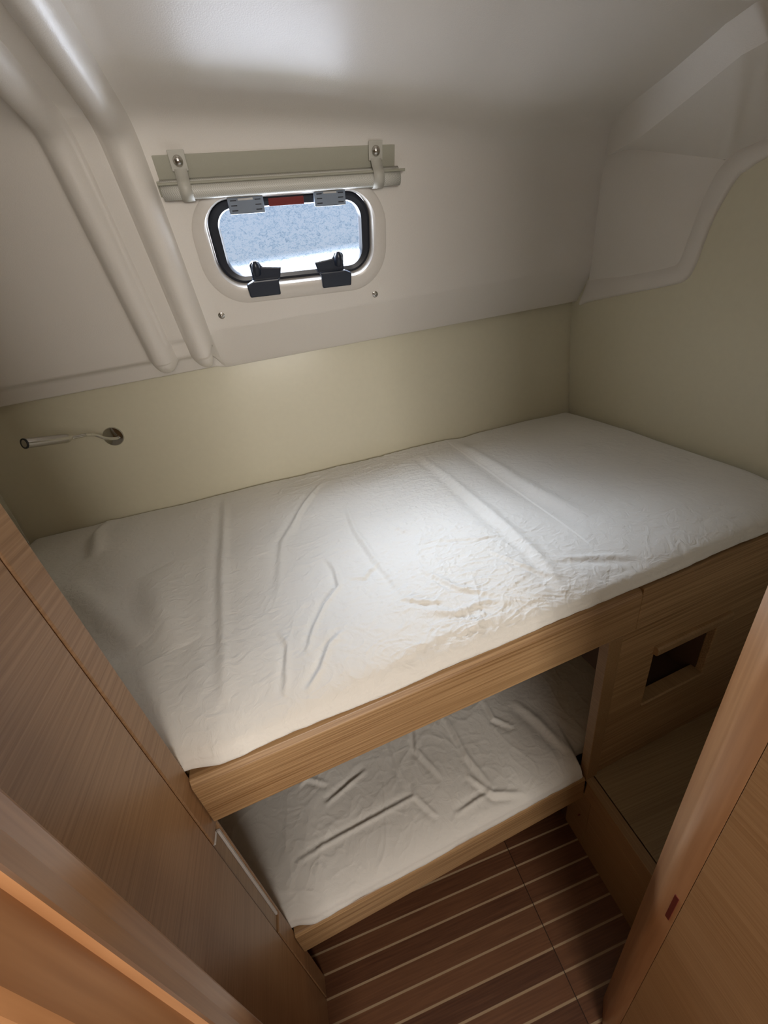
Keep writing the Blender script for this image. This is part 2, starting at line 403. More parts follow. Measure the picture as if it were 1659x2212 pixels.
# ------------------------------------------------------------------ moulded headliner: ceiling and leaning cabin side in one moulding
def crease_z(x):
    xs = [-1.0, -.1765, .0987, .415, .734, .963, 1.10]; zs = [1.958, 1.916, 1.894, 1.862, 1.825, 1.792, 1.770]
    return float(np.interp(x, xs, zs))
def sm(a, b, t):
    t = min(1, max(0, (t-a)/(b-a))); return t*t*(3-2*t)
def rib(x, c, hw):
    d = abs(x-c)/hw
    return 0.0 if d >= 1 else (1-d*d)**.75
Y_END = .40
def liner_profile(x):
    zc = crease_z(x); sc = (zc - F0.z)/math.cos(TH)
    cr = fp(0, sc)
    left = 1.0 - sm(-.218, -.184, x)      # 1 left of and under the ribs, 0 in the window bay
    far = Vector((0, Y_END, zc + .12*(cr.y - Y_END)))
    sb = .107*(1-left) + .055*left
    p2 = fp(0, sb)
    mixv = lambda a, b: Vector(a)*(1-left) + Vector(b)*left
    p3 = mixv((0, 1.654, 1.421), (0, 1.632, 1.463)); p4 = mixv((0, 1.664, 1.410), (0, 1.652, 1.418))
    p5 = mixv((0, 1.668, 1.428), (0, 1.668, 1.430)); p6 = Vector((0, 1.712, 1.50))
    P = [far, cr, p2, p3, p4, p5, p6]
    rad = [0, .055, .006, .010, .008, .01, 0]
    return P, rad
def sample_profile(P, rad, counts):
    """round each corner with a quadratic curve, then sample every stretch with a fixed number of points"""
    out = []; ends = []
    last = P[0]
    for i in range(1, len(P)):
        if i < len(P)-1:
            a = (P[i-1]-P[i]); b = (P[i+1]-P[i]); r = min(rad[i], a.length*.48, b.length*.48)
            A = P[i] + a.normalized()*r; B = P[i] + b.normalized()*r
        else: A = P[i]; B = None
        n = counts[i-1]
        for k in range(n): out.append(last.lerp(A, k/n))
        if B is not None:
            for k in range(8):
                t = k/8; out.append(A.lerp(P[i], t).lerp(P[i].lerp(B, t), t))
            last = B
        else: out.append(A)
    return out
def headliner():
    xs = sorted(set([round(v, 5) for v in list(np.arange(XH-.01, -.40, .02)) + list(np.arange(-.40, -.15, .0025)) + list(np.arange(-.15, .34, .006)) + list(np.arange(.34, XB+.0121, .008))]))
    counts = [44, 70, 6, 4, 3, 3]
    V = []; rows = []
    for x in xs:
        P, rad = liner_profile(x); pts = sample_profile(P, rad, counts); n = len(pts)
        row = []
        for i, p in enumerate(pts):
            t = (pts[min(i+1, n-1)] - pts[max(i-1, 0)]).normalized()
            nrm = Vector((0, t.z, -t.y));           # inward (towards the cabin)
            if nrm.dot(Vector((0, -1, -.4))) < 0: nrm = -nrm
            d = .034*rib(x, -.2288, .035) + .030*rib(x, -.3389, .035) + .008*(1-sm(-.204, -.156, x))*sm(-.383, -.355, x)
            # valley between the two rolls, and its step at the foot
            vl = sm(-.314, -.306, x)*(1-sm(-.266, -.256, x))
            s = (p - F0).dot(U)
            fade = 1.0
            q = Vector((x, p.y, p.z))
            idx_face = counts[0] + 8
            if i <= counts[0] + 8 + counts[1] + 8:      # ceiling and face
                q += nrm*d*fade
            else:
                # foot of the rolls: keep them standing proud of the lip, rounding off
                j = i - (counts[0]+8+counts[1]+8); f = max(0, 1 - j/14.0)
                q += Vector((0, -1, -.25))*(d*1.3*f)
                if i >= n-5: q = Vector((x, p.y, p.z))
            if vl and s > .091 and i > counts[0]: q += N*.008*vl*sm(.091, .105, s)
            # the right edge of the moulding leans in from the bulkhead
            if x > .70:
                if i > counts[0]+4: xe = 1.051 + (.963-1.051)*min(1, max(0, (s-.055)/.36))
                else: xe = float(np.interp(-p.y, [-1.484, -1.435, -1.38, -1.195, -1.047, -1.00, -.96, -.945, -.4], [.963, .935, .91, .85, .800, .802, .85, 1.05, 1.06]))
                xe += .018
                q.x = .70 + (x-.70)*(xe-.70)/(XB+.01-.70)
                if i <= counts[0]+4: q.z += crease_z(q.x) - crease_z(x)
            if x > .45 and i <= counts[0]+4:
                zr = float(np.interp(-q.y, [-1.484, -1.435, -1.38, -1.195, -1.047, -.945, -.4], [1.80, 1.836, 1.843, 1.843, 1.849, 1.86, 1.90]))
                f = sm(.45, .80, q.x); q.z += (zr - q.z)*f*sm(1.484, 1.43, q.y) if q.y < 1.484 else 0
            row.append(q)
        rows.append(row)
    n = len(rows[0])
    for r_ in rows: V += r_
    Fc = []
    WI = WM.inverted()
    for i in range(len(rows)-1):
        for j in range(n-1):
            if j > n: continue
            c = (rows[i][j] + rows[i+1][j] + rows[i+1][j+1] + rows[i][j+1])/4
            l = WI @ c
            if abs(l.z) < .03:
                qx = max(0, abs(l.x)-.158+.052); qy = max(0, abs(l.y+.002)-.076+.052)
                if math.hypot(qx, qy) < .052: continue
            Fc.append((i*n+j, i*n+j+1, (i+1)*n+j+1, (i+1)*n+j))
    # leaning side of the moulding above the right bulkhead, and the chamfer between it and the ceiling
    def rail(P, n):
        P = [Vector(p) for p in P]; L = [0]
        for a, b in zip(P[:-1], P[1:]): L.append(L[-1] + (b-a).length)
        out = []
        for k in range(n):
            t = L[-1]*k/(n-1); i = max(j for j in range(len(P)) if L[j] <= t+1e-9); i = min(i, len(P)-2)
            out.append(P[i].lerp(P[i+1], (t-L[i])/(L[i+1]-L[i])))
        return out
    def patch(R0, R1, m_=10):
        b = len(V); n_ = len(R0)
        for a, c in zip(R0, R1):
            for k in range(m_+1): V.append(a.lerp(c, k/m_))
        for i in range(n_-1):
            for k in range(m_): Fc.append((b+i*(m_+1)+k, b+i*(m_+1)+k+1, b+(i+1)*(m_+1)+k+1, b+(i+1)*(m_+1)+k))
    A = (1.054, 1.612, 1.445); B = (.960, 1.492, 1.805); C_ = (1.045, 1.188, 1.691)
    patch(rail([A, (1.046, 1.444, 1.474), (1.046, 1.299, 1.485), (1.046, 1.264, 1.495), (1.046, 1.23, 1.618), (1.046, 1.204, 1.674), (1.0465, 1.172, 1.694)], 40), rail([B, C_], 40))
    LOW = [B, (.958, 1.462, 1.776), (.925, 1.315, 1.777), (.885, 1.166, 1.793), (.850, 1.035, 1.808), (.862, 1.000, 1.812), (.900, .982, 1.815), (1.055, .975, 1.818)]
    UPP = [(.960, 1.492, 1.812), (.935, 1.435, 1.853), (.91, 1.38, 1.858), (.85, 1.195, 1.858), (.800, 1.047, 1.864), (.802, 1.000, 1.866), (.85, .960, 1.870), (1.06, .950, 1.878)]
    def same(P, Q_, n):
        a = []; b_ = []
        for (p0, p1), (q0, q1) in zip(zip(P[:-1], P[1:]), zip(Q_[:-1], Q_[1:])):
            for k in range(n): a.append(Vector(p0).lerp(Vector(p1), k/n)); b_.append(Vector(q0).lerp(Vector(q1), k/n))
        a.append(Vector(P[-1])); b_.append(Vector(Q_[-1])); return a, b_
    a_, b_ = same(LOW, UPP, 8); patch(a_, b_); patch(rail([B, C_, (1.046, 1.164, 1.701), (1.046, 1.111, 1.705), (1.047, .975, 1.735)], len(a_)), a_)
    o = mesh_obj('ceiling', V, Fc, M_LINER, None, True); struct(o)
    bm = bmesh.new(); bm.from_mesh(o.data); bmesh.ops.recalc_face_normals(bm, faces=bm.faces)
    bm.to_mesh(o.data); bm.free(); o.data.set_sharp_from_angle(angle=math.radians(50))
    # outer skin against stray light
    return rows, n, xs
rows, NP, LXS = headliner()

# raised flange where the headliner meets the right bulkhead, and a small joint in the lip
def flange():
    inner = [(1.615, 1.448), (1.595, 1.467), (1.444, 1.474), (1.299, 1.485), (1.264, 1.495), (1.245, 1.555), (1.23, 1.618), (1.204, 1.674), (1.164, 1.701), (1.111, 1.705), (.95, 1.74), (.45, 1.78)]
    outer = [(1.640, 1.400), (1.588, 1.410), (1.437, 1.428), (1.30, 1.443), (1.241, 1.454), (1.218, 1.486), (1.196, 1.575), (1.16, 1.647), (1.134, 1.662), (1.101, 1.673), (.95, 1.70), (.45, 1.74)]
    a = spline([(0, y, z) for y, z in inner], 6); b = spline([(0, y, z) for y, z in outer], 6); V = []; Fc = []
    sec = [(-.25, 1.047), (0, 1.0445), (.15, 1.0415), (.5, 1.0405), (.85, 1.0415), (.97, 1.045), (1, 1.053)]
    for p, q in zip(a, b):
        for t, x in sec:
            r = p.lerp(q, t); V.append((x, r.y, r.z))
    k = len(sec)
    for i in range(len(a)-1):
        for j in range(k-1): Fc.append((i*k+j, i*k+j+1, (i+1)*k+j+1, (i+1)*k+j))
    o = mesh_obj('trim_2', V, Fc, M_LINER, None, True); struct(o)
flange()

# ------------------------------------------------------------------ portlight (window_1)
win = struct(empty('window_1', mat=WM))
def L3(pts, z): return [(p[0], p[1], z) for p in pts]
def LW(x, s):
    v = Matrix.Rotation(-WROT, 2) @ Vector((x-.052, s-.211)); return (v.x, v.y)
NC = 12
o_out = rrect(.177, .091, .075, NC, 0, -.006)
ring_loft('surround', [L3(o_out, -.003), L3(o_out, .0012), L3(rrect(.174, .088, .073, NC, 0, -.006), .0032), L3(rrect(.156, .074, .056, NC, 0, -.003), .004),
                       L3(rrect(.1515, .0695, .048, NC, 0, 0), .0015), L3(rrect(.149, .067, .046, NC), -.004), L3(rrect(.149, .067, .046, NC), -.05)], M_WHITEPL, win, True, False, 35)
ring_loft('gasket_frame', [L3(rrect(.1480, .0660, .045, NC), -.015), L3(rrect(.1465, .0645, .044, NC), -.0105), L3(rrect(.142, .060, .040, NC), -.008), L3(rrect(.131, .0535, .030, NC), -.010),
                           L3(rrect(.128, .051, .027, NC), -.016), L3(rrect(.128, .051, .027, NC), -.026), L3(rrect(.1480, .0660, .045, NC), -.026)], M_BLACK, win, True, True, 35)
pane = rrect(.130, .053, .028, NC)
bm = bmesh.new(); bm.faces.new([bm.verts.new((x, y, -.021)) for x, y in pane]); bm_obj('pane', bm, M_GLASS, win)
def latch(x0, x1, s0, s1):
    a = LW(x0, s1); b = LW(x1, s1); c = LW(x1, s0)
    cx = (a[0]+b[0])/2; hw = (x1-x0)/2; cy_ = (a[1]+c[1])/2; hh = (s1-s0)/2
    bm = bmesh.new(); add_box(bm, cx-hw, cx+hw, cy_-hh, cy_+hh, -.008, .002, .0018)
    o = bm_obj('latch', bm, M_GREYPL, win)
    bm = bmesh.new()
    for sgn in (-1, 1):
        for k in range(3):
            u = cx + sgn*hw*.68; v = cy_ + (k-1)*hh*.56
            add_box(bm, u-hw*.17, u+hw*.17, v-.0007, v+.0007, .0015, .0024, 0)
    bm_obj('slot', bm, M_BLACK, o)
    bm = bmesh.new(); add_box(bm, cx-hw*.42, cx+hw*.42, cy_+hh*.55, cy_+hh*.78, .0015, .0032, .0004); bm_obj('catch', bm, M_TAPE, o)
    return o
latch(-.0500, .0100, .2600, .2850)
latch(.0985, .1555, .2560, .2800)
a = LW(.018, .2650); b = LW(.080, .2750)
box('red_label', a[0], LW(.080, .265)[0], a[1], b[1]-.001, -.0110, -.0065, M_RED, win, .0004)
def handle(cx, cs, mir):
    # hinge leaf: knob standing on a plate that steps down over the ring
    o_ = LW(cx, cs); ox, oy = o_
    up_ = [(-.029, .030), (-.024, .034), (-.012, .034), (-.007, .025), (.029, .021), (.024, .004), (.019, -.006), (-.034, -.006), (-.028, .006)]
    lo_ = [(-.028, .004), (.022, .004), (.0195, -.003), (.019, -.025), (-.040, -.025), (-.042, -.002)]
    bm = bmesh.new()
    for pl, za, zb_ in ((up_, -.004, .0045), (lo_, .002, .0115)):
        v0 = [bm.verts.new((ox+x*mir, oy+y, za)) for x, y in pl]; v1 = [bm.verts.new((ox+x*mir, oy+y, zb_)) for x, y in pl]
        n = len(pl); bm.faces.new(v0); bm.faces.new(v1[::-1])
        for i in range(n): bm.faces.new((v0[i], v0[(i+1) % n], v1[(i+1) % n], v1[i]))
    o = bm_obj('hinge', bm, M_DARKPL, win)
    bv = o.modifiers.new('bevel', 'BEVEL'); bv.width = .0025; bv.segments = 2; bv.limit_method = 'ANGLE'
    tube('knob', [(ox-.018*mir, oy+.014, .002), (ox-.018*mir, oy+.022, .006), (ox-.018*mir, oy+.030, .008), (ox-.018*mir, oy+.036, .007)], [.008, .0085, .007, .003], M_DARKPL, o)
    return o
handle(-.014, .1530, 1)
handle(.109, .1500, -1)

# ------------------------------------------------------------------ rolled blind above the portlight
BLM = Matrix(((1, 0, 0, 0), (0, U.y, N.y, 0), (0, U.z, N.z, 0), (0, 0, 0, 1))); BLM.translation = fp(.0877, .4403)
BLM = BLM @ Matrix.Rotation(WROT, 4, 'Z') @ Matrix.Scale(K, 4)
bl = tag(empty('roller_blind', mat=BLM), 'rolled-up silver grey window blind held by two straps above the small window', 'blind')
def LB(x, s):
    v = Matrix.Rotation(-WROT, 2) @ Vector((x-.052, s-.32)); return (v.x, v.y)
box('mounting_strip', -.196, .197, -.018, .0185, .0005, .004, M_BLIND, bl, .001)
# hem of canvas hanging behind the roll, wider than it on both sides
box('canvas_hem', -.201, .204, -.032, -.012, .004, .007, M_BLIND, bl, .001)
def roll():
    # spiral roll along local x
    bm = bmesh.new(); n = 40; y0, z0, R = -.0255, .0155, .0108
    pts = []
    for k in range(n+1):
        a = PI/2 + 2*PI*1.12*k/n; r = R - .0012*k/n
        pts.append((y0 + r*math.sin(a), z0 + r*math.cos(a)))
    pts = [(pts[0][0]+.004, .006)] + pts
    A = [[bm.verts.new((x, p[0], p[1])) for p in pts] for x in np.linspace(-.196, .202, 12)]
    for i in range(len(A)-1):
        for j in range(len(pts)-1): bm.faces.new((A[i][j], A[i][j+1], A[i+1][j+1], A[i+1][j]))
    o = bm_obj('fabric_roll', bm, M_ROLL, bl, True)
    so = o.modifiers.new('solid', 'SOLIDIFY'); so.thickness = .0008
    return o
roll()
tube('rod', [(-.198, -.0140, .0200), (.2105, -.0140, .0200)], .0020, M_BLIND, bl, 10)
def strap(cx):
    prof = [(.016, .0045), (.014, .0065), (.003, .0080), (-.006, .0150), (-.012, .0240), (-.019, .0280), (-.028, .0275), (-.0350, .0220), (-.0385, .0150), (-.0395, .008)]
    P = spline([(0, a, b) for a, b in prof], 4); V = []; Fc = []
    hw = .0095
    for p in P:
        for sx_ in (-1, 1): V.append((cx + sx_*hw, p.y, p.z))
    for i in range(len(P)-1): Fc.append((2*i, 2*i+1, 2*i+3, 2*i+2))
    o = mesh_obj('strap', V, Fc, M_TAPE_S, bl, True)
    so = o.modifiers.new('solid', 'SOLIDIFY'); so.thickness = .0013; so.offset = 1
    box('strap_tab', cx-.0125, cx+.0120, -.001, .0245, .0062, .0086, M_TAPE_S, o, .0008)
    Mx = Matrix.Translation((cx, .0115, .0084)) @ Matrix.Scale(1.2, 4)
    lathe('stud', [(.0062, 0), (.0062, .0012), (.0055, .003), (.0038, .0046), (.0018, .0054), (.0003, .0056)], Mx, M_STEEL, o)
M_TAPE_S = plain('grey_strap', (.48, .465, .41), .45, bump=.3, bscale=700, bdist=.0003)
strap(LB(-.1075, .32)[0]); strap(LB(.2135, .32)[0])

def stud(x, s, label):
    Mx = Matrix(((1, 0, 0, 0), (0, U.y, N.y, 0), (0, U.z, N.z, 0), (0, 0, 0, 1))); Mx.translation = fp(x, s, .0005); Mx = Mx @ Matrix.Scale(1.25, 4)
    e = tag(empty('snap_stud', mat=Mx), label, 'fastener')
    I = Matrix.Identity(4)
    lathe('washer', [(.0068, -.001), (.0068, .0008), (.0055, .0016)], I, M_STEEL, e)
    lathe('stud_head', [(.0045, .001), (.0048, .0035), (.0040, .0052), (.0018, .0058), (.0017, .0048), (.0003, .0046)], I, M_STEEL, e)
stud(-.1485, .1423, 'small round steel stud on the cabin side, below the window at its left')
stud(.2907, .1304, 'small round steel stud on the cabin side, below the window at its right')

# ------------------------------------------------------------------ reading lamp on the hull side
LYB = hull_y(1.275)
lamp = tag(empty('reading_lamp', (-.58, LYB, 1.275)), 'slim chrome reading lamp with bent arm mounted on the cream hull side', 'lamp')
Mx = Matrix.Rotation(PI/2, 4, 'X')
lathe('wall_plate', [(.029, -.003), (.029, .004), (.0275, .006), (.012, .0075), (.0005, .0078)], Mx, M_CHROME, lamp)
lo = Vector((-.58, LYB, 1.275))
def LP(x, y, z): return Vector((x, y, z)) - lo
arm = spline([LP(-.566, LYB-.006, 1.270), LP(-.570, LYB-.022, 1.272), LP(-.584, LYB-.048, 1.283), LP(-.598, 1.608, 1.303), LP(-.610, 1.582, 1.313), LP(-.624, 1.560, 1.317), LP(-.636, 1.542, 1.321)], 6)
tube('bent_arm', arm, .0050, M_CHROME, lamp)
d0 = LP(-.634, 1.545, 1.321); d1 = LP(-.690, 1.450, 1.346); dd = (d1-d0).normalized()
tube('lamp_head', [d0-dd*.006, d0, d0+dd*.006, d0+dd*.012, d1], [.0048, .008, .0115, .0125, .0125], M_STEEL, lamp, 24)
Q = dd.to_track_quat('Z', 'Y').to_matrix().to_4x4(); Q.translation = d1
head_ring = lathe('front_ring', [(.0125, -.001), (.0131, .0), (.0131, .003), (.0095, .003), (.0095, .0012), (.0001, .0012)], Q, M_BLACK, lamp)
Q2 = Q.copy(); Q2.translation = d1 + dd*.0012
lathe('lens', [(.0094, 0), (.0094, .0012), (.0001, .0014)], Q2, plain('lamp_lens', (.42, .40, .33), .3), lamp)

# ------------------------------------------------------------------ locker on the left
lk = tag(empty('locker', (XL, .58, 0)), 'tall oak-veneer locker with a vertical groove, on the left at the foot of the bunks', 'locker')
def LK(*a): return (a[0]-XL, a[1]-XL, a[2]-.58, a[3]-.58, a[4], a[5])
box('side_panel', *LK(XL-.03, XL, .445, .6545, 0.0, 1.93), M_VEN_Y, lk, .0016)
box('carcass', *LK(XH+.02, XL-.031, .45,   .69, 0.0, 1.93), M_PLAIN_WOOD, lk, 0)
box('groove_shade_strip', *LK(XL-.028, XL-.005, .6540, .6580, 0, 1.93), M_RECESS_SHADE, lk, 0)  # strip coloured dark for the shade inside the groove
# edge post right of the groove, with the slot cut into it
def edge_post():
    bm = bmesh.new(); y0, y1 = .6575, .697
    add_box(bm, *LK(XL-.03, XL, y0, y1, .830, 1.93), .0022)
    add_box(bm, *LK(XL-.03, XL, y0, y1, 0, .452), .0022)
    add_box(bm, *LK(XL-.03, XL, .691, y1, .450, .832), .0022)
    return bm_obj('edge_post', bm, M_VEN_Y, lk)
edge_post()
box('slot_panel', *LK(XL-.028, XL-.004, .6590, .6845, .455, .829), M_PLAIN_WOOD, lk, .001)
box('white_edge_strip', *LK(XL-.024, XL-.001, .6858, .6906, .456, .812), M_TAPE, lk, .0008)['label'] = 'thin white strip along the slot'
box('slot_lip', *LK(XL-.02, XL+.0005, .6600, .6780, .8245, .8300), M_TAPE, lk, .001)

# ------------------------------------------------------------------ berth shell
def berth_frame(name, z=0): return empty(name, (0, BY, z), BA)
ca = math.cos(BA)
# upper bunk: front board with a chamfered top edge
ub = tag(berth_frame('upper_bunk'), 'upper bunk with an oak-veneer front board below the top mattress', 'bunk')
def board(name, x0, x1, z0, z1, parent, ch=.013):
    poly = [(0, z0), (0, z1), (ch*.45, z1+ch*.8), (ch, z1+ch), (.026, z1+ch), (.026, z0)]
    return prism(name, poly, x0/ca, x1/ca, 'x', M_VEN_X, parent, .0012)
board('front_board', XL+.0015, .546, .8441, .9425, ub)
# base panel under the mattress
def base_poly(name, z0, z1, x1, parent):
    pts = [(XL+.002, bfront(XL)+.028), (x1, bfront(x1)+.028), (x1, 1.60), (XH+.01, 1.60), (XH+.01, .71), (XL+.002, .71)]
    inv = Matrix.Rotation(-BA, 3, 'Z')
    q = [inv @ Vector((x, y-BY, 0)) for x, y in pts]
    return prism(name, [(v.x, v.y) for v in q], z0, z1, 'z', M_PLAIN_WOOD, parent, 0)
base_poly('base_panel', .935, .9565, XB-.01, ub)
lb = tag(berth_frame('lower_bunk'), 'lower bunk with a low oak-veneer front board just above the striped floor', 'bunk')
board('front_board', XL+.0015, .4765, .2325, .3184, lb, .010)
base_poly('base_panel', .255, .295, .474, lb)
# recessed plinth far under the lower bunk
box('plinth', XL+.02, .45, .40, .42, .0, .255, M_RECESS_SHADE, lb, 0)

# cabinet at the right end of the bunks, with the open niche
cb = tag(berth_frame('cabinet'), 'oak-veneer cabinet front with a rectangular open niche, right of the lower bunk', 'cabinet')
def panel_with_hole(name, x0, x1, z0, z1, hx0, hx1, hz0, hz1, ya, yb, mat, parent):
    V = []
    for y in (ya, yb):
        V += [(x0, y, z0), (x1, y, z0), (x1, y, z1), (x0, y, z1), (hx0, y, hz0), (hx1, y, hz0), (hx1, y, hz1), (hx0, y, hz1)]
    Fc = []
    for i in range(4):
        j = (i+1) % 4
        Fc.append((i, j, 4+j, 4+i)); Fc.append((8+i, 12+i, 12+j, 8+j)); Fc.append((i, 8+i, 8+j, j)); Fc.append((4+i, 4+j, 12+j, 12+i))
    o = mesh_obj(name, V, Fc, mat, parent)
    bv = o.modifiers.new('bevel', 'BEVEL'); bv.width = .0015; bv.segments = 2; bv.limit_method = 'ANGLE'
    return o
HX0, HX1, HZ0, HZ1 = .630, .835, .545, .742
panel_with_hole('front_panel', .5165, XB-.006, .318, .8435, HX0, HX1, HZ0, HZ1, .004, .022, M_VEN_X, cb)
box('end_post', .4800, .5160, -.0005, .024, .319, .8435, M_PLAIN_WOOD, cb, .0015)
prism('top_rail', [(.5495, .8445), (XB-.006, .8445), (XB-.006, .957), (.5495, .957)], .0005, .022, 'y', M_VEN_X, cb, .0012)
# niche box
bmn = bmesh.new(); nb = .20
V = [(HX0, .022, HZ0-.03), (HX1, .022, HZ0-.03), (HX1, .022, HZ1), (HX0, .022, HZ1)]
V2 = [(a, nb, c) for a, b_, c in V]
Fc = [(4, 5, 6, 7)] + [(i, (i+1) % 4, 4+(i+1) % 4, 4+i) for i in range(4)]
o = mesh_obj('niche_box', V+V2, Fc, M_RECESS_SHADE, cb)
# moulding over the opening and sill under it
poly = [(.004, HZ1+.012), (-.004, HZ1+.012), (-.0075, HZ1+.006), (-.0075, HZ1-.010), (-.004, HZ1-.014), (.020, HZ1-.014), (.020, HZ1+.0)]
prism('niche_moulding', poly, HX0-.004, HX1+.030, 'x', M_PLAIN_WOOD, cb, .001)
poly = [(.0045, HZ0-.008), (.0005, HZ0-.006), (-.0005, HZ0-.001), (.003, HZ0+.002), (.034, HZ0+.002), (.034, HZ0-.008)]
prism('niche_sill', poly, HX0-.004, HX1+.004, 'x', M_PLAIN_WOOD, cb, .001)

# low base box with lid on the right
bs = tag(empty('base_box', (XR, .6, 0)), 'low wooden locker box on the floor right of the bunks, with a flat lid', 'storage box')
def BB(a, b, c, d, e, f): return (a-XR, b-XR, c-.6, d-.6, e, f)
yk = .7215
bm = bmesh.new(); add_box(bm, *BB(XR, XR+.018, .458, yk-.001, .0, .2515), .001); bm_obj('lower_side_panel', bm, M_PLAIN_WOOD, bs)
box('upper_side_panel', *BB(XR, XR+.018, .458, yk+.024, .2525, .318), M_PLAIN_WOOD, bs, .001)
box('end_side_panel', *BB(XR+.0005, XR+.018, yk+.0002, .80, .0, .2515), M_PLAIN_WOOD, bs, .001)
box('inner_side', *BB(XR+.002, XR+.018, .80, 1.4, .0, .25), M_RECESS_SHADE, bs, 0)
box('top_edge', *BB(XR+.0005, .503, .458, .7530, .314, .3186), M_PLAIN_WOOD, bs, .0012)
M_MAT = wood('pale_oak_lid', (.22, .145, .07), (.33, .235, .125), 'X', fine=1.2, streak=.5)
prism('lid', [(.5065-XR, .462-.6), (XB-.008-XR, .462-.6), (XB-.008-XR, bfront(XB)+.006-.6), (.5065-XR, bfront(.5065)+.006-.6)], .302, .3175, 'z', M_MAT, bs, .001)
lathe('plug', [(.004, -.001), (.004, .0008), (.0005, .0012)], Matrix.Translation((.445-XR, .722-.6, .215)) @ Matrix.Rotation(PI/2, 4, 'X'), M_RED, bs)

# ------------------------------------------------------------------ doorway: frame on the left, door leaf on the right, bulkhead around them
tr = [(-.300, .485), (-.284, .482), (-.278, .4755), (-.2715, .4550), (-.2690, .4515), (-.2500, .4255), (-.2495, .4225), (-.2545, .4205), (-.2545, .390), (-.2575, .383), (-.300, .345), (-.345, .345), (-.345, .485)]
t1 = prism('trim_1', tr, 0, 2.02, 'z', M_SOLID, None, 0, True, 2, 12); struct(t1)
d1_ = struct(empty('door_1', (.29, .20, 0)))
leaf = [(0, -.75), (0, .196), (.040, .196), (.040, -.75)]
prism('leaf_panel', leaf, .012, 1.86, 'z', M_VEN_DOOR, d1_, .0005)
el_ = [(0.0, .1965), (.0005, .214), (.003, .2225), (.008, .2290), (.012, .2330), (.034, .2560), (.040, .2545), (.040, .1965)]
prism('edge_moulding', el_, .012, 1.86, 'z', M_SOLID, d1_, 0, True, 2, 24)
box('latch_slot', -.0008, .002, .2015, .2075, .720, .792, plain('dark_red_slot', (.10, .012, .008), .4), d1_, .0003)

M_WALLIN = plain('saloon_lining', (.55, .47, .36), .6)
struct(box('wall_front', -1.25, -.325,   .385, .425, 0, 2.10, M_WALLIN, None, 0))
struct(box('wall_front.001', .335, 1.25,   .385, .425, 0, 2.10, M_WALLIN, None, 0))
struct(box('wall_front.002', -.330, .340, .385, .425, 1.955, 2.10, M_WALLIN, None, 0))  # unseen header, added to keep lamp light out above the liner
struct(box('wall_saloon', -1.25, 1.25, -1.66, -1.62, 0, 2.10, M_WALLIN, None, 0))
struct(box('wall_saloon_left', -1.25, -1.21, -1.66, .39, 0, 2.10, M_WALLIN, None, 0))
struct(box('wall_saloon_right', 1.21, 1.25, -1.66, .39, 0, 2.10, M_WALLIN, None, 0))
struct(box('roof_light_block', -1.0, 1.08, .40, 1.475, 2.05, 2.09, M_WALLIN, None, 0))  # unseen outer shell, added to block light leaking through liner seams
xs_ = [XH-.02, -.60, -.1765, .0987, .415, .734, .963, 1.07]
V = []
for x in xs_: V += [(x, 1.505, crease_z(x)+.012), (x, 1.47, 2.06)]
struct(mesh_obj('crease_light_block', V, [(2*i, 2*i+1, 2*i+3, 2*i+2) for i in range(len(xs_)-1)], M_WALLIN))  # unseen skin from shell down to crease, added to block sky light
struct(box('ceiling.001', -1.25, 1.25, -1.66, .43, 2.08, 2.12, M_WALLIN, None, 0))

# ------------------------------------------------------------------ mattresses
def seg_dist(X, Y, pts):
    D = np.full(X.shape, 9.0)
    T = np.zeros(X.shape)
    L = 0; tot = sum(math.dist(pts[i], pts[i+1]) for i in range(len(pts)-1))
    for (x0, y0), (x1, y1) in zip(pts[:-1], pts[1:]):
        dx, dy = x1-x0, y1-y0; l2 = dx*dx+dy*dy; l = math.sqrt(l2)
        t = np.clip(((X-x0)*dx + (Y-y0)*dy)/l2, 0, 1)
        d = np.hypot(X-(x0+t*dx), Y-(y0+t*dy)); side = np.sign((X-x0)*dy - (Y-y0)*dx)
        m_ = d < np.abs(D); D = np.where(m_, d*np.where(side == 0, 1, side), D); T = np.where(m_, (L+t*l)/tot, T)
        L += l
    return D, T
def fold(X, Y, pts, h, w_, taper=True, bias=.8):
    D, T = seg_dist(X, Y, pts)
    e = np.sin(np.clip(T, 0, 1)*PI)**.5 if taper else 1.0
    return e*h*(np.exp(-(D/w_)**2) - bias*np.exp(-((D-1.6*w_)/(1.3*w_))**2))
def noise_field(X, Y, sc, oct_=4, seed=0.0, stretch=(1, 1)):
    out = np.empty(X.size)
    xf = X.ravel()*sc*stretch[0]; yf = Y.ravel()*sc*stretch[1]
    for i in range(X.size):
        out[i] = noise.fractal((xf[i], yf[i], seed), 1.0, 2.1, oct_)
    return out.reshape(X.shape)
def ridged(X, Y, sc, seed=0.0, stretch=(1, 1), warp=.35):
    xf = X.ravel()*sc*stretch[0]; yf = Y.ravel()*sc*stretch[1]; out = np.empty(X.size)
    for i in range(X.size):
        a = noise.noise((xf[i]*.6, yf[i]*.6, seed+9)); b = noise.noise((xf[i]*.6+31, yf[i]*.6, seed+5))
        v = noise.noise((xf[i]+warp*4*a, yf[i]+warp*4*b, seed))
        out[i] = max(0, 1-abs(v)*5.0)**2
    return out.reshape(X.shape)
